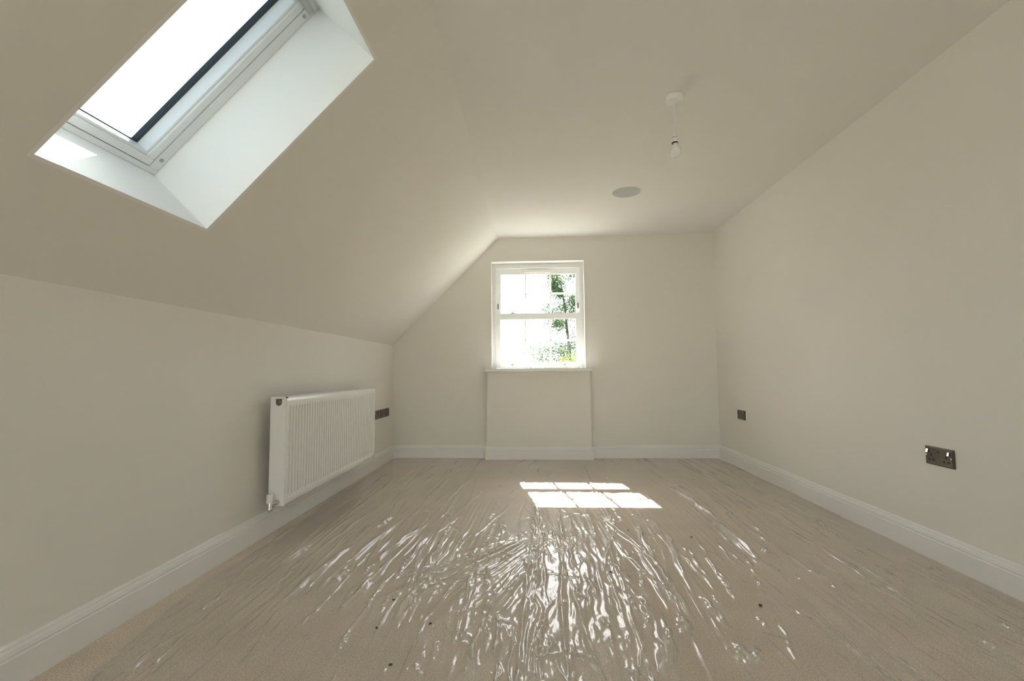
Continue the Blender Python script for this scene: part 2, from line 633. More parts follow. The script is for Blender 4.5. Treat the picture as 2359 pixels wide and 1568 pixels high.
# trickle vent on the head of the upper sash
v = MB().box(-0.110, 0.180, 5.046, 5.064, 1.985, 2.022)
v.box(-0.100, 0.170, 5.040, 5.046, 1.990, 1.996)
v.build('trickle_vent', M['white'], win, bevel=0.002)
for cx_ in (-0.246, 0.316):
    m = MB()
    m.lathe([(0.004, -0.030), (0.011, -0.026), (0.008, -0.018), (0.006, -0.010), (0.010, -0.004), (0.014, 0.0)], (cx_, 5.015, 0.967), 'y', 14)
    m.box(cx_ - 0.021, cx_ + 0.021, 5.008, 5.0155, 0.950, 0.962)
    m.build('sash_lift', M['chrome'], lo, smooth=True, label='chrome sash lift')
for cx_ in (-0.240, 0.280):
    m = MB()
    m.box(cx_ - 0.028, cx_ + 0.028, 5.022, 5.050, 1.5315, 1.538)
    m.lathe([(0.011, 0.0), (0.011, 0.008), (0.007, 0.012), (0.007, 0.016)], (cx_, 5.036, 1.537), 'z', 14)
    m.tube([(cx_ + 0.004, 5.036, 1.552), (cx_ - 0.022, 5.030, 1.556), (cx_ - 0.036, 5.026, 1.553)], [0.005, 0.0045, 0.003], 8)
    m.build('sash_fastener', M['chrome'], lo, smooth=True, label='chrome sash fastener')
for cx_, sgn in ((JL + 0.024, 1), (JR - 0.024, -1)):
    m = MB()
    m.box(cx_ - 0.006, cx_ + 0.006, 5.058, 5.065, 1.585, 1.645)
    m.box(cx_ - 0.004, cx_ + 0.004, 5.052, 5.059, 1.600, 1.630)
    m.build('sash_stop', M['steel'], up, bevel=0.001, label='small metal sash stop')
# window board
SX0, SX1, SYF = -0.517, 0.578, 4.742
prof = [(SYF, 0.904), (SYF + 0.006, 0.899), (D + 0.0, 0.899), (D, 0.928), (SYF + 0.006, 0.928), (SYF, 0.922)]
m = MB().prism(prof, SX0, SX1, 'x')
m.box(WA, WB_, D, YF + 0.02, 0.899, 0.928)
m.build('window_board', M['white'], win, label='white window board')

# ------------------------------------------------------------------ roof window
WF = 0.31
M['cap'] = mat_principled('grey_cover_cap', (0.42, 0.41, 0.40), 0.5, mottled=(50, 0.03))
M['alu'] = mat_principled('grey_aluminium', (0.50, 0.50, 0.49), 0.4, metal=0.3, mottled=(40, 0.04))


def ring(name, u0, u1, y0, y1, iu, iy, w0, w1, mat, parent, bevel=0.002, iu1=None):
    """rectangular frame with member widths iu (low and high) and iy (sides)"""
    iu1 = iu if iu1 is None else iu1
    m = MB(sky_map)
    m.box(u0, u0 + iu, y0, y1, w0, w1)
    m.box(u1 - iu1, u1, y0, y1, w0, w1)
    m.box(u0 + iu, u1 - iu1, y0, y0 + iy, w0, w1)
    m.box(u0 + iu, u1 - iu1, y1 - iy, y1, w0, w1)
    return m.build(name, mat, parent, bevel=bevel)


def roof_window(name, label, R0, R1, R2, R3, glass):
    """lined opening R0..R1 up the slope, R2..R3 along the room, with a fixed frame and a glazed sash"""
    rw = empty(name, sky_map(((R0 + R1) / 2, (R2 + R3) / 2, 0.0)))
    tag(rw, label, 'window', kind='structure')
    for (a, b, c, d) in ((R0 - LB, R0, R2 - LB, R3 + LB), (R1, R1 + LB, R2 - LB, R3 + LB), (R0, R1, R2 - LB, R2), (R0, R1, R3, R3 + LB)):
        MB(sky_map).box(a, b, c, d, 0.0, WF + 0.05).build('lining_board', M['reveal'], rw)
    FU, FY = 0.023, 0.045
    fr = ring('fixed_frame', R0, R1, R2, R3, FU, FY, WF, WF + 0.11, M['upvc'], rw)
    g0, g1, h0, h1 = R0 + FU + 0.003, R1 - FU - 0.003, R2 + FY + 0.003, R3 - FY - 0.003
    sa = ring('sash_frame', g0, g1, h0, h1, 0.030, 0.030, WF - 0.002, WF + 0.10, M['upvc'], rw)
    s0, s1, t0, t1 = g0 + 0.030, g1 - 0.030, h0 + 0.030, h1 - 0.030
    ring('glazing_bead', s0, s1, t0, t1, 0.010, 0.010, WF + 0.006, WF + 0.072, M['upvc'], sa, 0.0015)
    ring('gasket', s0 + 0.010, s1 - 0.010, t0 + 0.010, t1 - 0.010, 0.004, 0.014, WF + 0.058, WF + 0.074, M['gasket'], sa, 0)
    MB(sky_map).box(s0 + 0.006, s1 - 0.006, t0 + 0.006, t1 - 0.006, WF + 0.074, WF + 0.080).build('pane', glass, sa)
    # dark strip standing in for the shadow gap at the bottom of the sash
    MB(sky_map).box(R0 + FU, R0 + FU + 0.003, R2 + FY, R3 - FY, WF + 0.012, WF + 0.02).build('shadow_gap_strip', M['gasket'], sa)
    # screw covers on the fixed frame
    for (u_, y_) in ((R0 + 0.068, R3 - 0.024), (R1 - 0.069, R3 - 0.024), (R0 + 0.068, R2 + 0.024), (R1 - 0.069, R2 + 0.024)):
        m = MB(sky_map)
        prof = [(0.0075, 0.0), (0.0075, -0.003), (0.005, -0.004)]
        k = 16
        for r_, h_ in prof:
            for j in range(k):
                a = 2 * math.pi * j / k
                m.v.append((u_ + r_ * math.cos(a), y_ + r_ * math.sin(a), WF + h_))
        for i in range(2):
            for j in range(k):
                a, b = i * k + j, i * k + (j + 1) % k
                m.f.append((a, b, b + k, a + k))
        m.f.append(tuple(range(2 * k, 3 * k)))
        m.build('screw_cover', M['cap'], fr, label='round grey screw cover')
    # opening bar along the head of the sash
    m = MB(sky_map)
    m.box(g1 - 0.030, g1 - 0.004, h0 + 0.02, h1 + 0.012, WF - 0.030, WF - 0.018)
    m.box(g1 - 0.026, g1 - 0.008, h1 - 0.010, h1 + 0.010, WF - 0.020, WF)
    m.box(g1 - 0.026, g1 - 0.008, h0 + 0.03, h0 + 0.05, WF - 0.020, WF)
    m.build('opening_bar', M['alu'], sa, bevel=0.003, label='grey opening bar')


roof_window('window_2', 'white framed roof window set deep in the sloping ceiling', *RW[0], M['roof_glass'])
roof_window('added_window_3', 'added large roof window in the sloping ceiling, unseen behind the viewpoint', *RW[1], M['glass'])  # added opening behind the camera, lets extra sun into the room
roof_window('added_window_4', 'farther added large roof window, unseen behind the viewpoint', *RW[2], M['glass'])  # second added opening, lifts the wall brightness from out of view

# ------------------------------------------------------------------ radiator
rad = empty('radiator', (-1.42, 3.225, 0.18))
tag(rad, 'white double panel radiator with vertical flutes on the knee wall', 'radiator')
RF, RB, RY0, RY1, RZ0, RZ1 = -1.374, -1.464, 2.516, 3.934, 0.180, 0.769
# fluted front panel as one pressed sheet
NFL, SUBD = 42, 10
fy0, fy1 = RY0 + 0.026, RY1 - 0.026
ysamp = [RY0 + 0.003, RY0 + 0.012]
for i in range(NFL * SUBD + 1):
    ysamp.append(fy0 + (fy1 - fy0) * i / (NFL * SUBD))
ysamp += [RY1 - 0.012, RY1 - 0.003]
zrel = [0.006, 0.014, 0.036, 0.044, 0.050, 0.057, 0.066, 0.20, 0.35, 0.49, 0.512, 0.520, 0.527, 0.534, 0.546, 0.561, 0.571]
zs = [RZ0 + 0.589 * (z / 0.577) for z in zrel]


def sstep(a, b, x):
    t = max(0.0, min(1.0, (x - a) / (b - a)))
    return t * t * (3 - 2 * t)


fm = MB()
for z in zs:
    zr = (z - RZ0) / 0.589
    g = sstep(0.062, 0.105, zr) * (1 - sstep(0.885, 0.93, zr))
    for y in ysamp:
        t = (y - fy0) / (fy1 - fy0) * NFL
        if 0 <= t <= NFL:
            c = 0.5 + 0.5 * math.cos(2 * math.pi * (t + 0.5))
            prof = sstep(0.22, 0.70, c)
        else:
            prof = 0
        fm.v.append((RF - 0.0135 * g * prof - (0.004 if (zr < 0.014 or zr > 0.985) else 0), y, z))
nY = len(ysamp)
for i in range(len(zs) - 1):
    for j in range(nY - 1):
        a = i * nY + j
        fm.f.append((a, a + 1, a + 1 + nY, a + nY))
# return edges so that the sheet has thickness
k = len(fm.v)
back = RF - 0.018
fm.v += [(back, ysamp[0], zs[0]), (back, ysamp[-1], zs[0]), (back, ysamp[-1], zs[-1]), (back, ysamp[0], zs[-1])]
last = (len(zs) - 1) * nY
fm.f.append(tuple(range(0, nY)) + (k + 1, k))
fm.f.append(tuple(range(last, last + nY)) + (k + 2, k + 3))
fm.f.append(tuple(i * nY for i in range(len(zs))) + (k + 3, k))
fm.f.append(tuple(i * nY + nY - 1 for i in range(len(zs))) + (k + 2, k + 1))
fm.f.append((k, k + 1, k + 2, k + 3))
fm.build('front_panel', M['rad'], rad, smooth=True)
MB().box(RB, RB + 0.014, RY0 + 0.004, RY1 - 0.004, RZ0 + 0.004, RZ1 - 0.012).build('back_panel', M['rad'], rad, bevel=0.003)
# convector fins between the panels
m = MB()
for i in range(60):
    y = RY0 + 0.05 + (RY1 - RY0 - 0.10) * i / 59
    m.box(RB + 0.015, RF - 0.016, y - 0.001, y + 0.001, RZ0 + 0.04, RZ1 - 0.05)
o = m.build('convector_fins', M['rad'], rad)
# end panels, the near one with a round notch for the plug
for (y0, y1) in ((RY0 - 0.001, RY0 + 0.002), (RY1 - 0.002, RY1 + 0.001)):
    m = MB()
    xc, nr, zt = -1.420, 0.0175, RZ1 - 0.010
    prof = [(RB - 0.002, RZ0), (RF - 0.004, RZ0), (RF - 0.004, zt), (xc + nr, zt)]
    for j in range(0, 9):
        a = math.pi * j / 8
        prof.append((xc + nr * math.cos(a), RZ1 - 0.030 - nr * math.sin(a)))
    prof += [(xc - nr, zt), (RB - 0.002, zt)]
    m.prism(prof, y0, y1, 'y')
    m.build('end_panel', M['rad'], rad)
# top grille: frame plus cross bars, front lip
m = MB()
m.box(RB - 0.002, RB + 0.010, RY0, RY1, RZ1 - 0.010, RZ1 + 0.002)
m.box(RF - 0.018, RF - 0.006, RY0, RY1, RZ1 - 0.010, RZ1 + 0.002)
m.box(RB + 0.040, RF - 0.045, RY0, RY1, RZ1 - 0.006, RZ1 + 0.001)
nb = 74
for i in range(nb + 1):
    y = RY0 + (RY1 - RY0 - 0.006) * i / nb
    m.box(RB + 0.010, RF - 0.018, y, y + 0.006, RZ1 - 0.005, RZ1 + 0.0005)
m.box(RB - 0.002, RF - 0.006, RY0 - 0.001, RY0 + 0.02, RZ1 - 0.008, RZ1 + 0.002)
m.box(RB - 0.002, RF - 0.006, RY1 - 0.02, RY1 + 0.001, RZ1 - 0.008, RZ1 + 0.002)
m.build('top_grille', M['rad'], rad)
MB().lathe([(0.0110, 0.0), (0.0110, -0.006), (0.009, -0.008), (0.006, -0.008), (0.005, -0.005)], (-1.4185, RY0 + 0.014, 0.7445), 'y', 20).build(
    'blanking_plug', M['brass'], rad, smooth=True, label='dull brass plug')


def valve(yy, sgn):
    """chrome valve with white cap; yy = radiator end, sgn = which way it sticks out"""
    y = yy + sgn * 0.040
    x, z = -1.434, 0.196
    b = MB()
    b.tube([(-1.412, yy - sgn * 0.006, z + 0.006), (-1.416, yy + sgn * 0.012, z + 0.004), (x, y, z)], [0.012, 0.011, 0.010], 16)
    b.lathe([(0.0125, -0.034), (0.014, -0.030), (0.014, -0.016), (0.011, -0.012), (0.0115, 0.012), (0.010, 0.016)], (x, y, z), 'z', 18)
    body = b.build('valve_body', M['chrome'], rad, smooth=True, label='chrome valve body')
    MB().lathe([(0.0165, 0.012), (0.0170, 0.016), (0.0165, 0.052), (0.0145, 0.056)], (x, y, z), 'z', 20).build(
        'valve_cap', M['plastic'], body, smooth=True, label='white plastic valve cap')
    ye = yy - sgn * 0.17
    p = MB().tube([(x, y, z - 0.024), (x - 0.003, y - sgn * 0.004, z - 0.034), (x - 0.012, y - sgn * 0.025, z - 0.037), (XL + 0.014, ye, z - 0.038), (XL + 0.004, ye, z - 0.038)], 0.0075, 14)
    p.build('valve_pipe', M['chrome'], body, smooth=True)
    MB().lathe([(0.016, 0.0), (0.016, 0.003), (0.010, 0.006)], (XL + 0.001, ye, z - 0.038), 'x', 18).build('pipe_collar', M['chrome'], body, smooth=True)
    MB().lathe([(0.012, -0.008), (0.0135, -0.004), (0.0135, 0.004), (0.012, 0.008)], (-1.413, yy + sgn * 0.010, z + 0.006), 'y', 8).build(
        'union_nut', M['chrome'], body)


valve(RY0, -1)
valve(RY1, 1)
# wall brackets
for y in (RY0 + 0.22, RY1 - 0.22):
    MB().box(XL + 0.001, RB, y - 0.018, y + 0.018, RZ0 + 0.06, RZ1 - 0.07).build('wall_bracket', M['rad'], rad, bevel=0.002)


# ------------------------------------------------------------------ sockets
def socket(x, side, y0, y1, z0, z1, kind, label, group=None):
    """metal wall plate on the wall at x; side = +1 when the room lies at larger x"""
    yc, zc_ = (y0 + y1) / 2, (z0 + z1) / 2
    nm = {'double': 'double_socket', 'blank': 'outlet_plate', 'slot': 'cable_outlet'}[kind]
    e = empty(nm, (x, yc, zc_))
    tag(e, label, 'socket' if kind == 'double' else 'wall plate', group)
    H, Wd = (z1 - z0) / 2, (y1 - y0) / 2

    def fn(p):           # local: a along the wall (to the viewer's right), b up, c out of the wall
        a, b, c = p
        return (x + side * c, yc - side * a * -1 * -1 if side < 0 else yc + a, zc_ + b)

    def fn2(p):
        a, b, c = p
        return (x + side * c, yc + (a if side > 0 else -a), zc_ + b)
    m = MB(fn2)
    k1, t = 0.006, 0.009
    m.add([(-Wd, -H, 0), (Wd, -H, 0), (Wd, H, 0), (-Wd, H, 0),
           (-Wd, -H, t - 0.004), (Wd, -H, t - 0.004), (Wd, H, t - 0.004), (-Wd, H, t - 0.004),
           (-Wd + k1, -H + k1, t), (Wd - k1, -H + k1, t), (Wd - k1, H - k1, t), (-Wd + k1, H - k1, t)],
          [(0, 1, 2, 3), (0, 1, 5, 4), (1, 2, 6, 5), (2, 3, 7, 6), (3, 0, 4, 7),
           (4, 5, 9, 8), (5, 6, 10, 9), (6, 7, 11, 10), (7, 4, 8, 11), (8, 9, 10, 11)])
    plate = m.build('face_plate', M['steel'], e)
    if kind == 'double':
        for s in (-1, 1):
            c0 = s * Wd * 0.52
            sx = s * Wd * 0.74
            MB(fn2).box(sx - 0.0065, sx + 0.0065, H * 0.30, H * 0.72, t, t + 0.003).build('rocker_surround', M['black'], e)
            MB(fn2).add([(sx - 0.005, H * 0.32, t + 0.003), (sx + 0.005, H * 0.32, t + 0.003), (sx + 0.005, H * 0.70, t + 0.003), (sx - 0.005, H * 0.70, t + 0.003),
                         (sx - 0.005, H * 0.32, t + 0.008), (sx + 0.005, H * 0.32, t + 0.008), (sx + 0.005, H * 0.70, t + 0.004), (sx - 0.005, H * 0.70, t + 0.004)],
                        [(0, 3, 2, 1), (4, 5, 6, 7), (0, 1, 5, 4), (1, 2, 6, 5), (2, 3, 7, 6), (3, 0, 4, 7)]).build('rocker_switch', M['chrome'], e, label='bright chrome rocker switch')
            for (ax, bz, hw, hh) in ((c0, H * 0.06, 0.0042, 0.0068), (c0 - 0.012, -H * 0.44, 0.0060, 0.0042), (c0 + 0.012, -H * 0.44, 0.0060, 0.0042)):
                MB(fn2).box(ax - hw, ax + hw, bz - hh, bz + hh, t - 0.001, t + 0.0006).build('pin_hole', M['black'], e)
        MB(fn2).box(-0.008, 0.008, H * 0.44, H * 0.56, t, t + 0.0012).build('centre_insert', M['black'], e)
        for s in (-1, 1):
            MB(fn2).lathe([(0.0035, 0), (0.0035, 0.001), (0.002, 0.0016)], (s * Wd * 0.86, 0, t), 'z', 10).build('plate_screw', M['chrome'], e)
    elif kind == 'blank':
        for s in (-1, 1):
            MB(fn2).box(s * Wd * 0.45 - 0.013, s * Wd * 0.45 + 0.013, -H * 0.30, H * 0.30, t, t + 0.002).build('outlet_module', M['gasket'], e)
            MB(fn2).lathe([(0.0035, 0), (0.0035, 0.001), (0.002, 0.0016)], (s * Wd * 0.86, 0, t), 'z', 10).build('plate_screw', M['chrome'], e)
    else:
        MB(fn2).box(-0.006, 0.016, -H * 0.62, H * 0.62, t - 0.002, t + 0.001).build('cable_slot', M['black'], e, label='black cable slot')
        for s in (-1, 1):
            MB(fn2).lathe([(0.003, 0), (0.003, 0.001), (0.002, 0.0016)], (s * Wd * 0.80, 0, t), 'z', 10).build('plate_screw', M['chrome'], e)
    return e


Zs0, Zs1 = 0.445, 0.529
socket(XR, -1, 2.2115, 2.3655, Zs0, Zs1, 'double', 'steel double socket on the right wall, the one nearest the viewer')
socket(XR, -1, 4.296, 4.450, Zs0, Zs1, 'double', 'small steel double socket on the right wall, farther away near the corner')
socket(XL, 1, 4.315, 4.468, Zs0 + 0.010, Zs1 + 0.010, 'double', 'steel double socket partly hidden behind the far end of the radiator')
socket(XL, 1, 4.493, 4.648, Zs0 + 0.010, Zs1 + 0.010, 'blank', 'steel wall plate in the middle of the row of three beside the radiator')
socket(XL, 1, 4.671, 4.767, Zs0 + 0.010, Zs1 + 0.010, 'slot', 'small steel plate with a black slot next to the room corner')

# ------------------------------------------------------------------ ceiling speaker
e = empty('ceiling_speaker', (0.7495, 3.695, ZC))
tag(e, 'round grey flush speaker grille in the ceiling beyond the lamp', 'speaker')
MB().lathe([(0.112, 0.0), (0.112, -0.004), (0.110, -0.006), (0.1, -0.0065)], (0.7495, 3.695, ZC), 'z', 64).build('grille', M['grille'], e, smooth=True)
MB().lathe([(0.1165, 0.0), (0.1165, -0.003), (0.1155, -0.0042), (0.1125, -0.0042), (0.1122, 0.0)], (0.7495, 3.695, ZC), 'z', 64).build('rim', M['plastic'], e, smooth=True)

# ------------------------------------------------------------------ pendant lamp
px, py = 0.746, 2.395
e = empty('pendant_lamp', (px, py, ZC))
tag(e, 'bare bulb pendant on a short white cord from a ceiling rose', 'lamp')
MB().lathe([(0.045, 0.0), (0.0455, -0.006), (0.0445, -0.022), (0.041, -0.028), (0.018, -0.0305), (0.012, -0.036), (0.005, -0.039)], (px, py, ZC), 'z', 40).build('ceiling_rose', M['plastic'], e, smooth=True)
cx0 = px - 0.003
MB().tube([(px, py, ZC - 0.030), (px + 0.001, py, ZC - 0.07), (px + 0.0005, py, ZC - 0.13), (cx0, py, ZC - 0.18), (cx0, py, ZC - 0.205)], 0.0031, 10).build('cord', M['plastic'], e, smooth=True)
hz = ZC - 0.196
hold = MB().lathe([(0.004, 0.0), (0.009, -0.003), (0.0145, -0.014), (0.0165, -0.026), (0.0165, -0.028)], (cx0, py, hz), 'z', 28)
hold.build('holder_cap', M['plastic'], e, smooth=True)
MB().lathe([(0.0155, -0.027), (0.0155, -0.031)], (cx0, py, hz), 'z', 28).build('holder_seam', M['black'], e)
MB().lathe([(0.0165, -0.030), (0.0172, -0.032), (0.0172, -0.051), (0.0165, -0.053)], (cx0, py, hz), 'z', 28).build('holder_skirt', M['plastic'], e, smooth=True)
MB().lathe([(0.0150, -0.052), (0.0160, -0.054), (0.0160, -0.058), (0.0125, -0.0585)], (cx0, py, hz), 'z', 28).build('holder_ring', M['black'], e, smooth=True)
bx = cx0 + 0.002
bulb = MB().lathe([(0.0115, -0.056), (0.0120, -0.066), (0.0150, -0.078), (0.0205, -0.088), (0.0212, -0.0895)], (bx, py, hz), 'z', 32)
bo = bulb.build('bulb_base', M['plastic'], e, smooth=True)
pr = []
for i in range(13):
    a = math.radians(-32 + 122 * i / 12)
    pr.append((max(0.0008, 0.0285 * math.cos(a)), -0.104 - 0.0285 * math.sin(a)))
MB().lathe([(0.0212, -0.0893)] + pr, (bx, py, hz), 'z', 36).build('bulb_globe', M['bulb'], e, smooth=True)


# ------------------------------------------------------------------ polythene sheet on the carpet
_perm = RNG.permutation(512)
_perm = np.concatenate([_perm, _perm, _perm])
_ga = RNG.rand(512) * 2 * np.pi
_gx, _gy = np.cos(_ga), np.sin(_ga)


def perlin(x, y, s=0):
    x = x + s * 17.31
    y = y + s * 9.77
    xi, yi = np.floor(x).astype(int), np.floor(y).astype(int)
    xf, yf = x - xi, y - yi
    u_ = xf * xf * xf * (xf * (xf * 6 - 15) + 10)
    v_ = yf * yf * yf * (yf * (yf * 6 - 15) + 10)

    def g(ix, iy, dx, dy):
        h = _perm[_perm[ix & 511] + (iy & 511)] & 511
        return _gx[h] * dx + _gy[h] * dy
    a = g(xi, yi, xf, yf)
    b = g(xi + 1, yi, xf - 1, yf)
    c = g(xi, yi + 1, xf, yf - 1)
    d = g(xi + 1, yi + 1, xf - 1, yf - 1)
    return (a + (b - a) * u_) * (1 - v_) + (c + (d - c) * u_) * v_


def tri(t):
    """straight sided folds: 0..1..0 once per unit"""
    return 1 - np.abs(2 * (t - np.floor(t)) - 1)


def ridge(n, w):
    """crest lines where the noise crosses zero"""
    return np.maximum(0.0, 1 - np.abs(n) / w)


NXg, NYg = 1240, 600
gx = np.linspace(0, 1, NXg)
yl = np.linspace(0, 1, NYg)
gy = 0.55 + (4.885 - 0.55) * yl
edgeL = np.interp(gy, [0.5, 1.37, 1.67, 1.97, 2.6, 3.2, 4.9], [-1.22, -1.351, -1.403, -1.440, -1.440, -1.462, -1.488])
edgeL = edgeL + 0.006 * np.sin(gy * 9.0) + 0.004 * np.sin(gy * 23.0 + 1)
edgeR = 1.850 + 0.005 * np.sin(gy * 7 + 2)
X = edgeL[:, None] + (edgeR - edgeL)[:, None] * gx[None, :]
Yg = np.repeat(gy[:, None], NXg, axis=1)
# nothing of the sheet may enter the panel under the window
front_lim = np.where((X > BX0 - 0.03) & (X < BX1 + 0.03), BY - TH - 0.006, 4.884)
Yg = np.where(Yg > front_lim, front_lim + (Yg - front_lim) * 0.001, Yg)

wob = 0.05 * perlin(X * 1.1, Yg * 0.8, 1) + 0.015 * perlin(X * 4, Yg * 2.0, 2)
xw = X + wob
H = np.full_like(X, 0.0045)
# broad soft undulation
H += 0.006 * (perlin(xw * 2.3, Yg * 0.9, 3) + 0.5)
H += 0.0018 * perlin(xw * 7.0, Yg * 2.0, 9)
busy = np.clip(0.40 + 1.6 * perlin(X * 1.3, Yg * 0.9, 4), 0.0, 1.0)
# families of fine parallel lines in the busy patches
m1 = np.clip(0.32 + 2.2 * perlin(X * 2.4, Yg * 1.0, 15), 0, 1)
H += 0.0042 * tri(xw * 9.0 + 1.6 * perlin(X * 2.0, Yg * 0.8, 6)) ** 3 * m1
H += 0.0016 * tri(xw * 27.0 + 2.2 * perlin(X * 3.0, Yg * 0.9, 7)) ** 2 * busy
far_fade = np.clip((3.45 - Yg) / 0.6, 0, 1)


def long_crease(xs_at, ys_at, amp, wd, sd, mod=0.6, y0=0.0, y1=9.0):
    """a crease that runs far down the room, wandering a little, rising and dying along its length"""
    global H
    xc = np.interp(gy, ys_at, xs_at) + 0.022 * perlin(gy * 2.0, gy * 0 + 0.37, sd) + 0.006 * perlin(gy * 8, gy * 0 + 0.7, sd + 5)
    am = amp * np.clip(1 - mod + 2.2 * mod * perlin(gy * 3.1, gy * 0 + 0.21, sd + 11), 0.0, 1.5)
    am = am * np.clip((gy - y0) / 0.25, 0, 1) * np.clip((y1 - gy) / 0.35, 0, 1)
    H = H + am[:, None] * np.exp(-np.abs((X - xc[:, None]) / wd) ** 1.6)


rq = random.Random(21)
for i in range(64):
    x_ = rq.uniform(-1.36, 1.78)
    sl_ = rq.gauss(0, 0.035)
    ya_ = rq.uniform(0.4, 2.2)
    long_crease((x_, x_ + sl_ * 4), (1.0, 5.0), rq.uniform(0.004, 0.010), rq.uniform(0.0045, 0.009), 100 + i, 0.7, ya_, ya_ + rq.uniform(1.2, 3.4))
# the welded folds through the middle
for xs_at, amp, wd, sd in (((-0.085, -0.030, 0.0), 0.012, 0.010, 21), ((-0.05, -0.005, 0.03), 0.008, 0.007, 24),
                           ((0.075, 0.11, 0.15), 0.011, 0.009, 22), ((0.32, 0.36, 0.40), 0.007, 0.008, 23)):
    long_crease(xs_at, (1.2, 2.2, 3.1), amp, wd, sd, 0.35, 0.0, 3.5)
# crumpled middle band: large sharp facets
band = np.exp(-(((X - 0.02) / 0.30) ** 4)) * np.clip((3.15 - Yg) / 0.6, 0, 1)
q1 = X + 0.06 * perlin(X * 4, Yg * 4, 31)
q2 = Yg + 0.08 * perlin(X * 4, Yg * 4, 32)
cr = 0.012 * np.abs(perlin(q1 * 5.5, q2 * 2.2, 33)) + 0.0065 * np.abs(perlin(q1 * 13, q2 * 4.0, 34)) + 0.0030 * np.abs(perlin(q1 * 30, q2 * 7, 35)) + 0.0012 * np.abs(perlin(q1 * 62, q2 * 16, 39))
H += band * cr
# dense fine pleats right of the folds
pleat = np.exp(-(((X - 0.25) / 0.15) ** 4)) * far_fade
pm = np.clip(0.5 + 1.5 * perlin(X * 6, Yg * 2.5, 36), 0.1, 1)
H += pleat * (0.0070 * tri(X * 15 + 1.4 * perlin(X * 3, Yg * 1.5, 37) + 0.5 * perlin(X * 9, Yg * 5, 43)) * pm
              + 0.0024 * tri(X * 36 + 1.8 * perlin(X * 5, Yg * 3.0, 44) + 0.5 * perlin(X * 14, Yg * 11, 45)) + 0.0012 * np.abs(perlin(q1 * 50, q2 * 24, 46)))
# narrow torn looking strip of pleats beside the first fold
strip = np.exp(-(((X + 0.045 - 0.02 * Yg) / 0.05) ** 2)) * far_fade
H += strip * (0.0045 * tri(q1 * 24 + 1.5 * perlin(X * 5, Yg * 6, 38)) + 0.003 * np.abs(perlin(q1 * 30, q2 * 22, 47)))
# diagonal folds fanning from the fold towards the lower left
ang = math.radians(59)
a_ = X + 0.03
b_ = Yg - 2.45
al = -(a_ * math.cos(ang) + b_ * math.sin(ang))
ac = a_ * math.sin(ang) - b_ * math.cos(ang)
fan = ac / (0.35 + 0.55 * np.clip(al, 0, 1))
dm = np.exp(-((fan / 0.42) ** 4)) * np.clip(al / 0.06, 0, 1) * np.clip((1.05 - al) / 0.5, 0, 1) * (X < 0.0)
H += dm * (0.0130 * tri(fan * 7.0 + 1.3 * perlin(fan * 2.5, al * 1.2, 41)) ** 1.6 + 0.0028 * tri(fan * 19 + 1.6 * perlin(fan * 4, al * 1.6, 42)))


def add_crease(x0, y0, length, yaw, amp, wid, bend, pw=1.5):
    """one standing crease of sharp profile, tapering at both ends"""
    global H
    dx, dy = math.sin(yaw), math.cos(yaw)
    cx_, cy_ = x0 + dx * length / 2, y0 + dy * length / 2
    R_ = length / 2 + 0.08
    j0, j1 = np.searchsorted(gy, [cy_ - R_, cy_ + R_])
    if j1 <= j0:
        return
    f0, f1 = (cx_ - R_ + 1.5) / 3.36, (cx_ + R_ + 1.5) / 3.36
    i0, i1 = max(0, int(f0 * NXg) - 30), min(NXg, int(f1 * NXg) + 30)
    if i1 <= i0:
        return
    xx, yy = X[j0:j1, i0:i1], Yg[j0:j1, i0:i1]
    t = ((xx - x0) * dx + (yy - y0) * dy) / length
    d = (xx - x0) * dy - (yy - y0) * dx - bend * np.sin(np.clip(t, 0, 1) * math.pi) - 0.004 * np.sin(t * 17 + x0 * 40)
    env = np.clip(np.sin(np.clip(t, 0, 1) * math.pi), 0, 1) ** 0.7
    H[j0:j1, i0:i1] += amp * env * np.exp(-np.abs(d / (wid * (0.5 + 0.5 * env))) ** pw)


rr = random.Random(5)
for i in range(300):
    x0 = rr.uniform(-1.38, 1.75)
    y0 = rr.uniform(0.9, 3.9) if i % 2 else rr.uniform(0.9, 2.2)
    L = rr.choice((0.12, 0.2, 0.3, 0.45, 0.8)) * rr.uniform(0.8, 1.2)
    yaw = rr.gauss(0, 0.13) + 0.05 * x0
    add_crease(x0, y0, L, yaw, rr.uniform(0.003, 0.009), rr.uniform(0.0045, 0.009), rr.uniform(-0.02, 0.02))
for i in range(70):                                   # short random puckers in the busy middle
    x0 = rr.gauss(0.05, 0.35)
    y0 = rr.uniform(1.2, 3.1)
    add_crease(x0, y0, rr.uniform(0.05, 0.18), rr.uniform(-1.3, 1.3), rr.uniform(0.003, 0.008), rr.uniform(0.004, 0.009), rr.uniform(-0.02, 0.02))
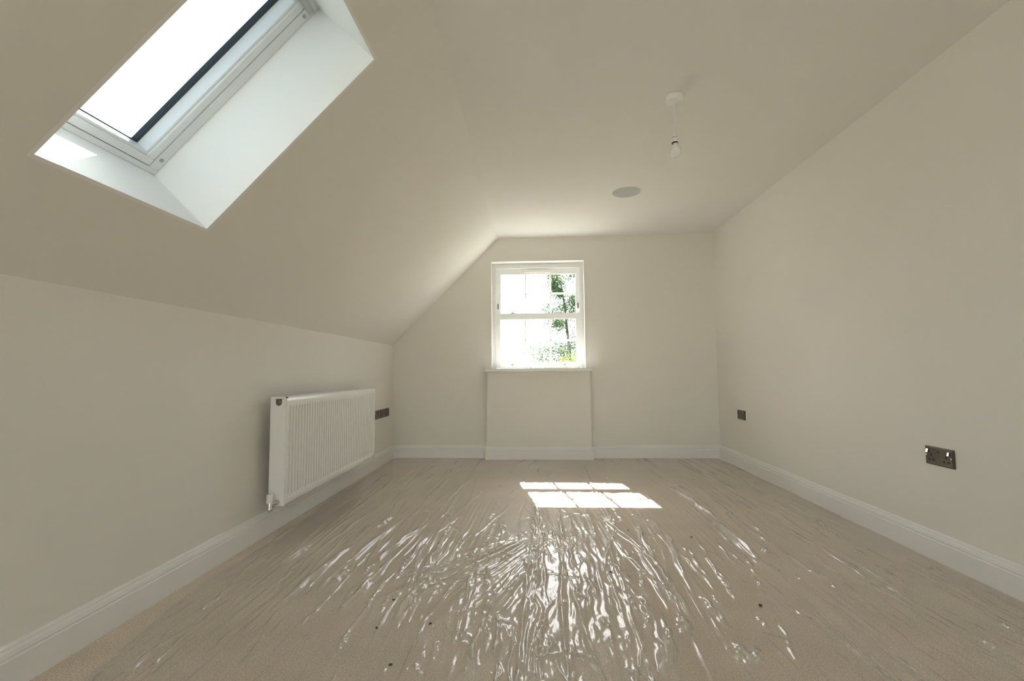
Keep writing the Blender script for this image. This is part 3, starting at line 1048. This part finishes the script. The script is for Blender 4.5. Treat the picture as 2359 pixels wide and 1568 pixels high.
# the broad standing folds of the photograph's sheet
for (xa, ya_, xb, yb_) in ((-1.201, 2.194, -1.176, 2.399), (-1.102, 2.295, -1.075, 2.933), (-0.910, 1.943, -0.826, 2.758), (-0.758, 2.247, -0.679, 2.680),
        (-0.924, 2.674, -0.897, 2.894), (-0.735, 1.769, -0.703, 2.170), (-0.612, 2.049, -0.595, 2.605), (-0.506, 1.945, -0.497, 2.339),
        (-0.476, 1.905, -0.446, 2.101), (-0.871, 1.968, -0.858, 2.115), (-1.415, 2.243, -1.413, 2.832), (-1.001, 1.802, -0.961, 2.365),
        (-0.519, 1.696, -0.492, 1.923), (0.393, 2.035, 0.337, 2.244), (0.394, 1.711, 0.410, 1.934), (0.363, 1.430, 0.422, 1.613),
        (0.502, 1.651, 0.514, 1.760), (0.648, 1.476, 0.647, 1.607), (0.662, 1.486, 0.699, 1.585), (0.527, 2.401, 0.388, 2.923),
        (0.555, 1.791, 0.527, 2.401), (0.637, 2.160, 0.702, 2.592), (0.661, 1.709, 0.649, 1.924), (1.025, 2.264, 1.059, 2.774),
        (1.574, 2.647, 1.652, 2.903), (1.508, 2.062, 1.524, 2.232), (1.750, 2.160, 1.745, 2.216), (1.110, 2.357, 1.110, 2.422), (1.072, 2.973, 1.017, 3.596)):
    wd_ = rr.uniform(0.011, 0.017)
    ex = 0.12
    dx_, dy_ = (xb - xa) * ex, (yb_ - ya_) * ex
    add_crease(xa - dx_, ya_ - dy_, math.hypot(xb - xa, yb_ - ya_) * (1 + 2 * ex), math.atan2(xb - xa, yb_ - ya_), wd_ * rr.uniform(1.0, 1.25), wd_, rr.uniform(-0.006, 0.006), 2.0)
# gathered, milky bundles of fine folds running down the right hand side
G = np.clip((np.abs(H - 0.0045 - 0.006 * (perlin(xw * 2.3, Yg * 0.9, 3) + 0.5)) - 0.003) / 0.011, 0, 1) * 0.55
for (xa, xb, wd_, st_, sd) in ((0.80, 1.02, 0.030, 0.75, 61), (0.98, 1.10, 0.022, 0.6, 62), (1.28, 1.40, 0.030, 0.6, 63), (1.55, 1.62, 0.02, 0.4, 64),
                               (-0.62, -0.56, 0.03, 0.35, 65), (-1.05, -1.00, 0.04, 0.35, 66), (0.40, 0.62, 0.025, 0.4, 67), (-0.06, 0.0, 0.035, 0.5, 68)):
    xc = np.interp(gy, [3.8, 1.4], [xa, xb]) + 0.02 * perlin(gy * 1.6, gy * 0 + 0.3, sd)
    dd = np.exp(-(((X - xc[:, None]) / wd_) ** 2))
    md = np.clip(0.55 + 1.6 * perlin(gy * 1.7, gy * 0 + 0.6, sd + 3), 0.15, 1)[:, None]
    fl = ridge(perlin((X - xc[:, None]) * 60, Yg * 1.2, sd), 0.22)
    H += dd * 0.0042 * fl * md
    G += dd * st_ * md * (0.35 + 0.65 * fl)
G = np.clip(G, 0, 1)
# flatten towards walls and edges
ed = np.minimum((X - edgeL[:, None]), (edgeR[:, None] - X))
H = 0.004 + (H - 0.004) * np.clip(ed / 0.04, 0.1, 1) * np.clip((4.88 - gy)[:, None] / 0.25, 0.12, 1)
H = np.maximum(H, 0.0025)
verts = np.stack([X, Yg, H], axis=-1).reshape(-1, 3).astype(np.float32)
ii, jj = np.meshgrid(np.arange(NXg - 1), np.arange(NYg - 1))
a = (jj * NXg + ii).ravel()
quads = np.stack([a, a + 1, a + 1 + NXg, a + NXg], axis=1).astype(np.int32)
me = bpy.data.meshes.new('plastic_sheet')
me.vertices.add(len(verts))
me.vertices.foreach_set('co', verts.ravel())
me.loops.add(quads.size)
me.loops.foreach_set('vertex_index', quads.ravel())
me.polygons.add(len(quads))
me.polygons.foreach_set('loop_start', np.arange(0, quads.size, 4, dtype=np.int32))
me.polygons.foreach_set('use_smooth', np.ones(len(quads), dtype=bool))
me.update(calc_edges=True)
me.materials.append(M['film'])
fa = me.attributes.new('folds', 'FLOAT', 'POINT')
fa.data.foreach_set('value', G.ravel().astype(np.float32))
o = bpy.data.objects.new('plastic_sheet', me)
COL.objects.link(o)
tag(o, 'creased clear polythene dust sheet spread over the carpet', 'dust sheet')

# crumbs of dirt lying on the sheet
M['crumb'] = mat_principled('dark_crumb', (0.10, 0.075, 0.05), 0.9, spec=0.1, mottled=(300, 0.4))
cr_ = random.Random(8)
CRUMB_LABELS = ('tiny dark crumb on the dust sheet right of the crumpled middle, near the sunlit patch',
                'tiny dark crumb on the dust sheet just in front of the sunlit patch',
                'tiny dark crumb left of the crumpled folds, farthest from the viewer there',
                'tiny dark crumb left of the crumpled folds, rightmost of the left four',
                'tiny dark crumb left of the crumpled folds, second nearest the viewer',
                'tiny dark crumb at the left, nearest the viewer of all the crumbs',
                'tiny dark crumb on the right edge of the crumpled middle folds',
                'largest brown crumb of dirt on the right side of the dust sheet')
for i, (x_, y_) in enumerate(((0.823, 2.590), (0.506, 2.684), (-0.563, 1.848), (-0.381, 1.681), (-0.560, 1.645), (-0.452, 1.457), (0.321, 2.127), (0.840, 1.864))):
    j_ = int(np.argmin(np.abs(gy - y_)))
    i_ = int(np.argmin(np.abs(X[j_] - x_)))
    z_ = float(H[j_, i_])
    r_ = 0.0062 if i == 7 else 0.0042
    bm_c = bmesh.new()
    bmesh.ops.create_icosphere(bm_c, subdivisions=2, radius=r_)
    for v_ in bm_c.verts:
        k_ = 1 + cr_.uniform(-0.22, 0.22)
        v_.co = Vector((v_.co.x * 1.5 * k_, v_.co.y * k_, v_.co.z * 0.6 * k_))
    me_c = bpy.data.meshes.new('dirt_crumb')
    bm_c.to_mesh(me_c)
    bm_c.free()
    me_c.materials.append(M['crumb'])
    o = bpy.data.objects.new('dirt_crumb', me_c)
    COL.objects.link(o)
    o.location = (x_, y_, z_ + r_ * 0.5)
    o.rotation_euler = (0, 0, cr_.uniform(0, 3))
    tag(o, CRUMB_LABELS[i], 'debris', 'crumbs on the dust sheet')

# ------------------------------------------------------------------ outside: ground, hills, tree, shrubs
GZ = -3.3
o = MB().add([(-400, -400, GZ), (400, -400, GZ), (400, 420, GZ), (-400, 420, GZ)], [(0, 1, 2, 3)]).build('ground', M['grass'])
tag(o, 'grassy ground outside the window', 'ground', kind='structure')
hv, hf = [], []
for i in range(61):
    x = -300 + 10 * i
    h = 6.3 + 1.2 * math.sin(i * 0.37) + 0.6 * math.sin(i * 0.93 + 1)
    hv += [(x, 300, GZ), (x, 330, h), (x, 380, GZ)]
for i in range(60):
    for k in range(2):
        a = i * 3 + k
        hf.append((a, a + 3, a + 4, a + 1))
o = MB().add(hv, hf).build('hill', M['hill'], smooth=True)
tag(o, 'low hazy hill on the horizon', 'hill', kind='structure')


def leaf_cloud(name, centres, per, spread, size, mat, parent, seed):
    rg = np.random.RandomState(seed)
    vv, ff = [], []
    for (c, s) in centres:
        for _ in range(per):
            p = np.array(c) + rg.normal(0, 1, 3) * np.array(spread) * s
            d = rg.normal(0, 1, 3)
            d /= np.linalg.norm(d)
            e_ = np.cross(d, rg.normal(0, 1, 3))
            e_ /= np.linalg.norm(e_)
            L = size * rg.uniform(0.7, 1.3)
            w_ = L * 0.38
            nrm = np.cross(d, e_) * L * 0.12
            k = len(vv)
            vv += [p - d * L / 2, p + e_ * w_ + nrm, p + d * L / 2, p - e_ * w_ + nrm]
            ff += [(k, k + 1, k + 2), (k, k + 2, k + 3)]
    me_ = bpy.data.meshes.new(name)
    me_.from_pydata([tuple(map(float, p)) for p in vv], [], ff)
    me_.materials.append(mat)
    ob = bpy.data.objects.new(name, me_)
    COL.objects.link(ob)
    ob.parent = parent
    ob.matrix_parent_inverse = parent.matrix_world.inverted()
    ob['kind'] = 'stuff'
    return ob


TX, TY = 1.08, 14.0
tree = empty('tree', (TX, TY, GZ))
tag(tree, 'tall slender leafy tree seen through the right hand panes', 'tree')
tm = MB()
trunk_pts = [(TX + 0.05, TY, GZ), (TX + 0.06, TY, GZ + 2.0), (TX + 0.02, TY, 0.6), (TX - 0.02, TY, 1.2), (TX - 0.10, TY, 2.0), (TX - 0.16, TY + 0.05, 2.8), (TX - 0.26, TY, 3.5), (TX - 0.30, TY, 3.85)]
tm.tube(trunk_pts, [0.11, 0.085, 0.062, 0.055, 0.042, 0.030, 0.016, 0.006], 10)
tm.build('trunk', M['bark'], tree, smooth=True)
tr_ = random.Random(3)
cent = []
bm_ = MB()


def trunk_at(z):
    for (p, q_) in zip(trunk_pts, trunk_pts[1:]):
        if p[2] <= z <= q_[2]:
            t = (z - p[2]) / (q_[2] - p[2])
            return Vector(p).lerp(Vector(q_), t)
    return Vector(trunk_pts[-1])


for i in range(46):
    z = -1.2 + 4.9 * (i / 46) ** 0.9
    base = trunk_at(z)
    az = tr_.uniform(0, 2 * math.pi) if i % 3 else tr_.choice((math.pi, 0)) + tr_.uniform(-0.4, 0.4)
    f_ = max(0.15, (3.9 - z) / 4.6)
    L = (0.35 + 0.85 * f_) * tr_.uniform(0.7, 1.15)
    el = tr_.uniform(0.25, 0.7)
    p = [base]
    d = Vector((math.cos(az) * math.cos(el), math.sin(az) * math.cos(el), math.sin(el)))
    for s in range(5):
        d = (d + Vector((tr_.uniform(-.2, .2), tr_.uniform(-.2, .2), tr_.uniform(-.12, .2)))).normalized()
        p.append(p[-1] + d * L / 5)
    r0 = 0.008 + 0.016 * f_
    bm_.tube(p, [r0 * (1 - 0.16 * s) for s in range(6)], 6)
    for s in (2, 3, 4, 5):
        if tr_.random() < 0.8:
            cent.append((tuple(p[s]), 0.5 + 0.5 * f_))
        sd = (d + Vector((tr_.uniform(-1, 1), tr_.uniform(-1, 1), tr_.uniform(-.5, .9)))).normalized()
        q_ = p[s] + sd * L * tr_.uniform(0.2, 0.45)
        bm_.tube([p[s], (p[s] + q_) / 2 + Vector((0, 0, 0.02)), q_], [r0 * 0.4, r0 * 0.3, r0 * 0.15], 5)
        cent.append((tuple(q_), 0.45 + 0.45 * f_))
bm_.build('branches', M['bark'], tree, smooth=True)
leaf_cloud('foliage', cent, 36, (0.19, 0.19, 0.15), 0.062, M['leaf'], tree, 4)

for nm_, lab, cx_, cy_, topz, wx, n_ in (
        ('shrub', 'rounded yellow green shrub at the bottom of the middle panes', 0.36, 10.2, 1.17, 0.52, 60),
        ('shrub', 'dense green and gold shrub around the foot of the tree', 0.80, 8.6, 1.30, 0.50, 80)):
    sh = empty(nm_, (cx_, cy_, GZ))
    tag(sh, lab, 'shrub', 'shrubs below the window')
    st = MB()
    cs = []
    srr = random.Random(int(cx_ * 100))
    for i in range(7):
        ex, ey = srr.uniform(-wx, wx) * 0.7, srr.uniform(-.6, .6)
        st.tube([(cx_ + ex * 0.2, cy_ + ey * 0.2, GZ), (cx_ + ex * 0.6, cy_ + ey * 0.6, -1.0), (cx_ + ex, cy_ + ey, topz - 0.5)], [0.04, 0.025, 0.008], 6)
    st.build('stems', M['bark'], sh, smooth=True)
    for i in range(n_):
        ex = srr.uniform(-1, 1)
        hgt = topz - 0.18 - 0.75 * ex * ex - abs(srr.gauss(0, 0.45))
        cs.append(((cx_ + ex * wx, cy_ + srr.uniform(-.6, .6), hgt), 1.0))
    leaf_cloud('foliage', cs, 40, (0.13, 0.13, 0.10), 0.07, M['leaf2'], sh, 9)
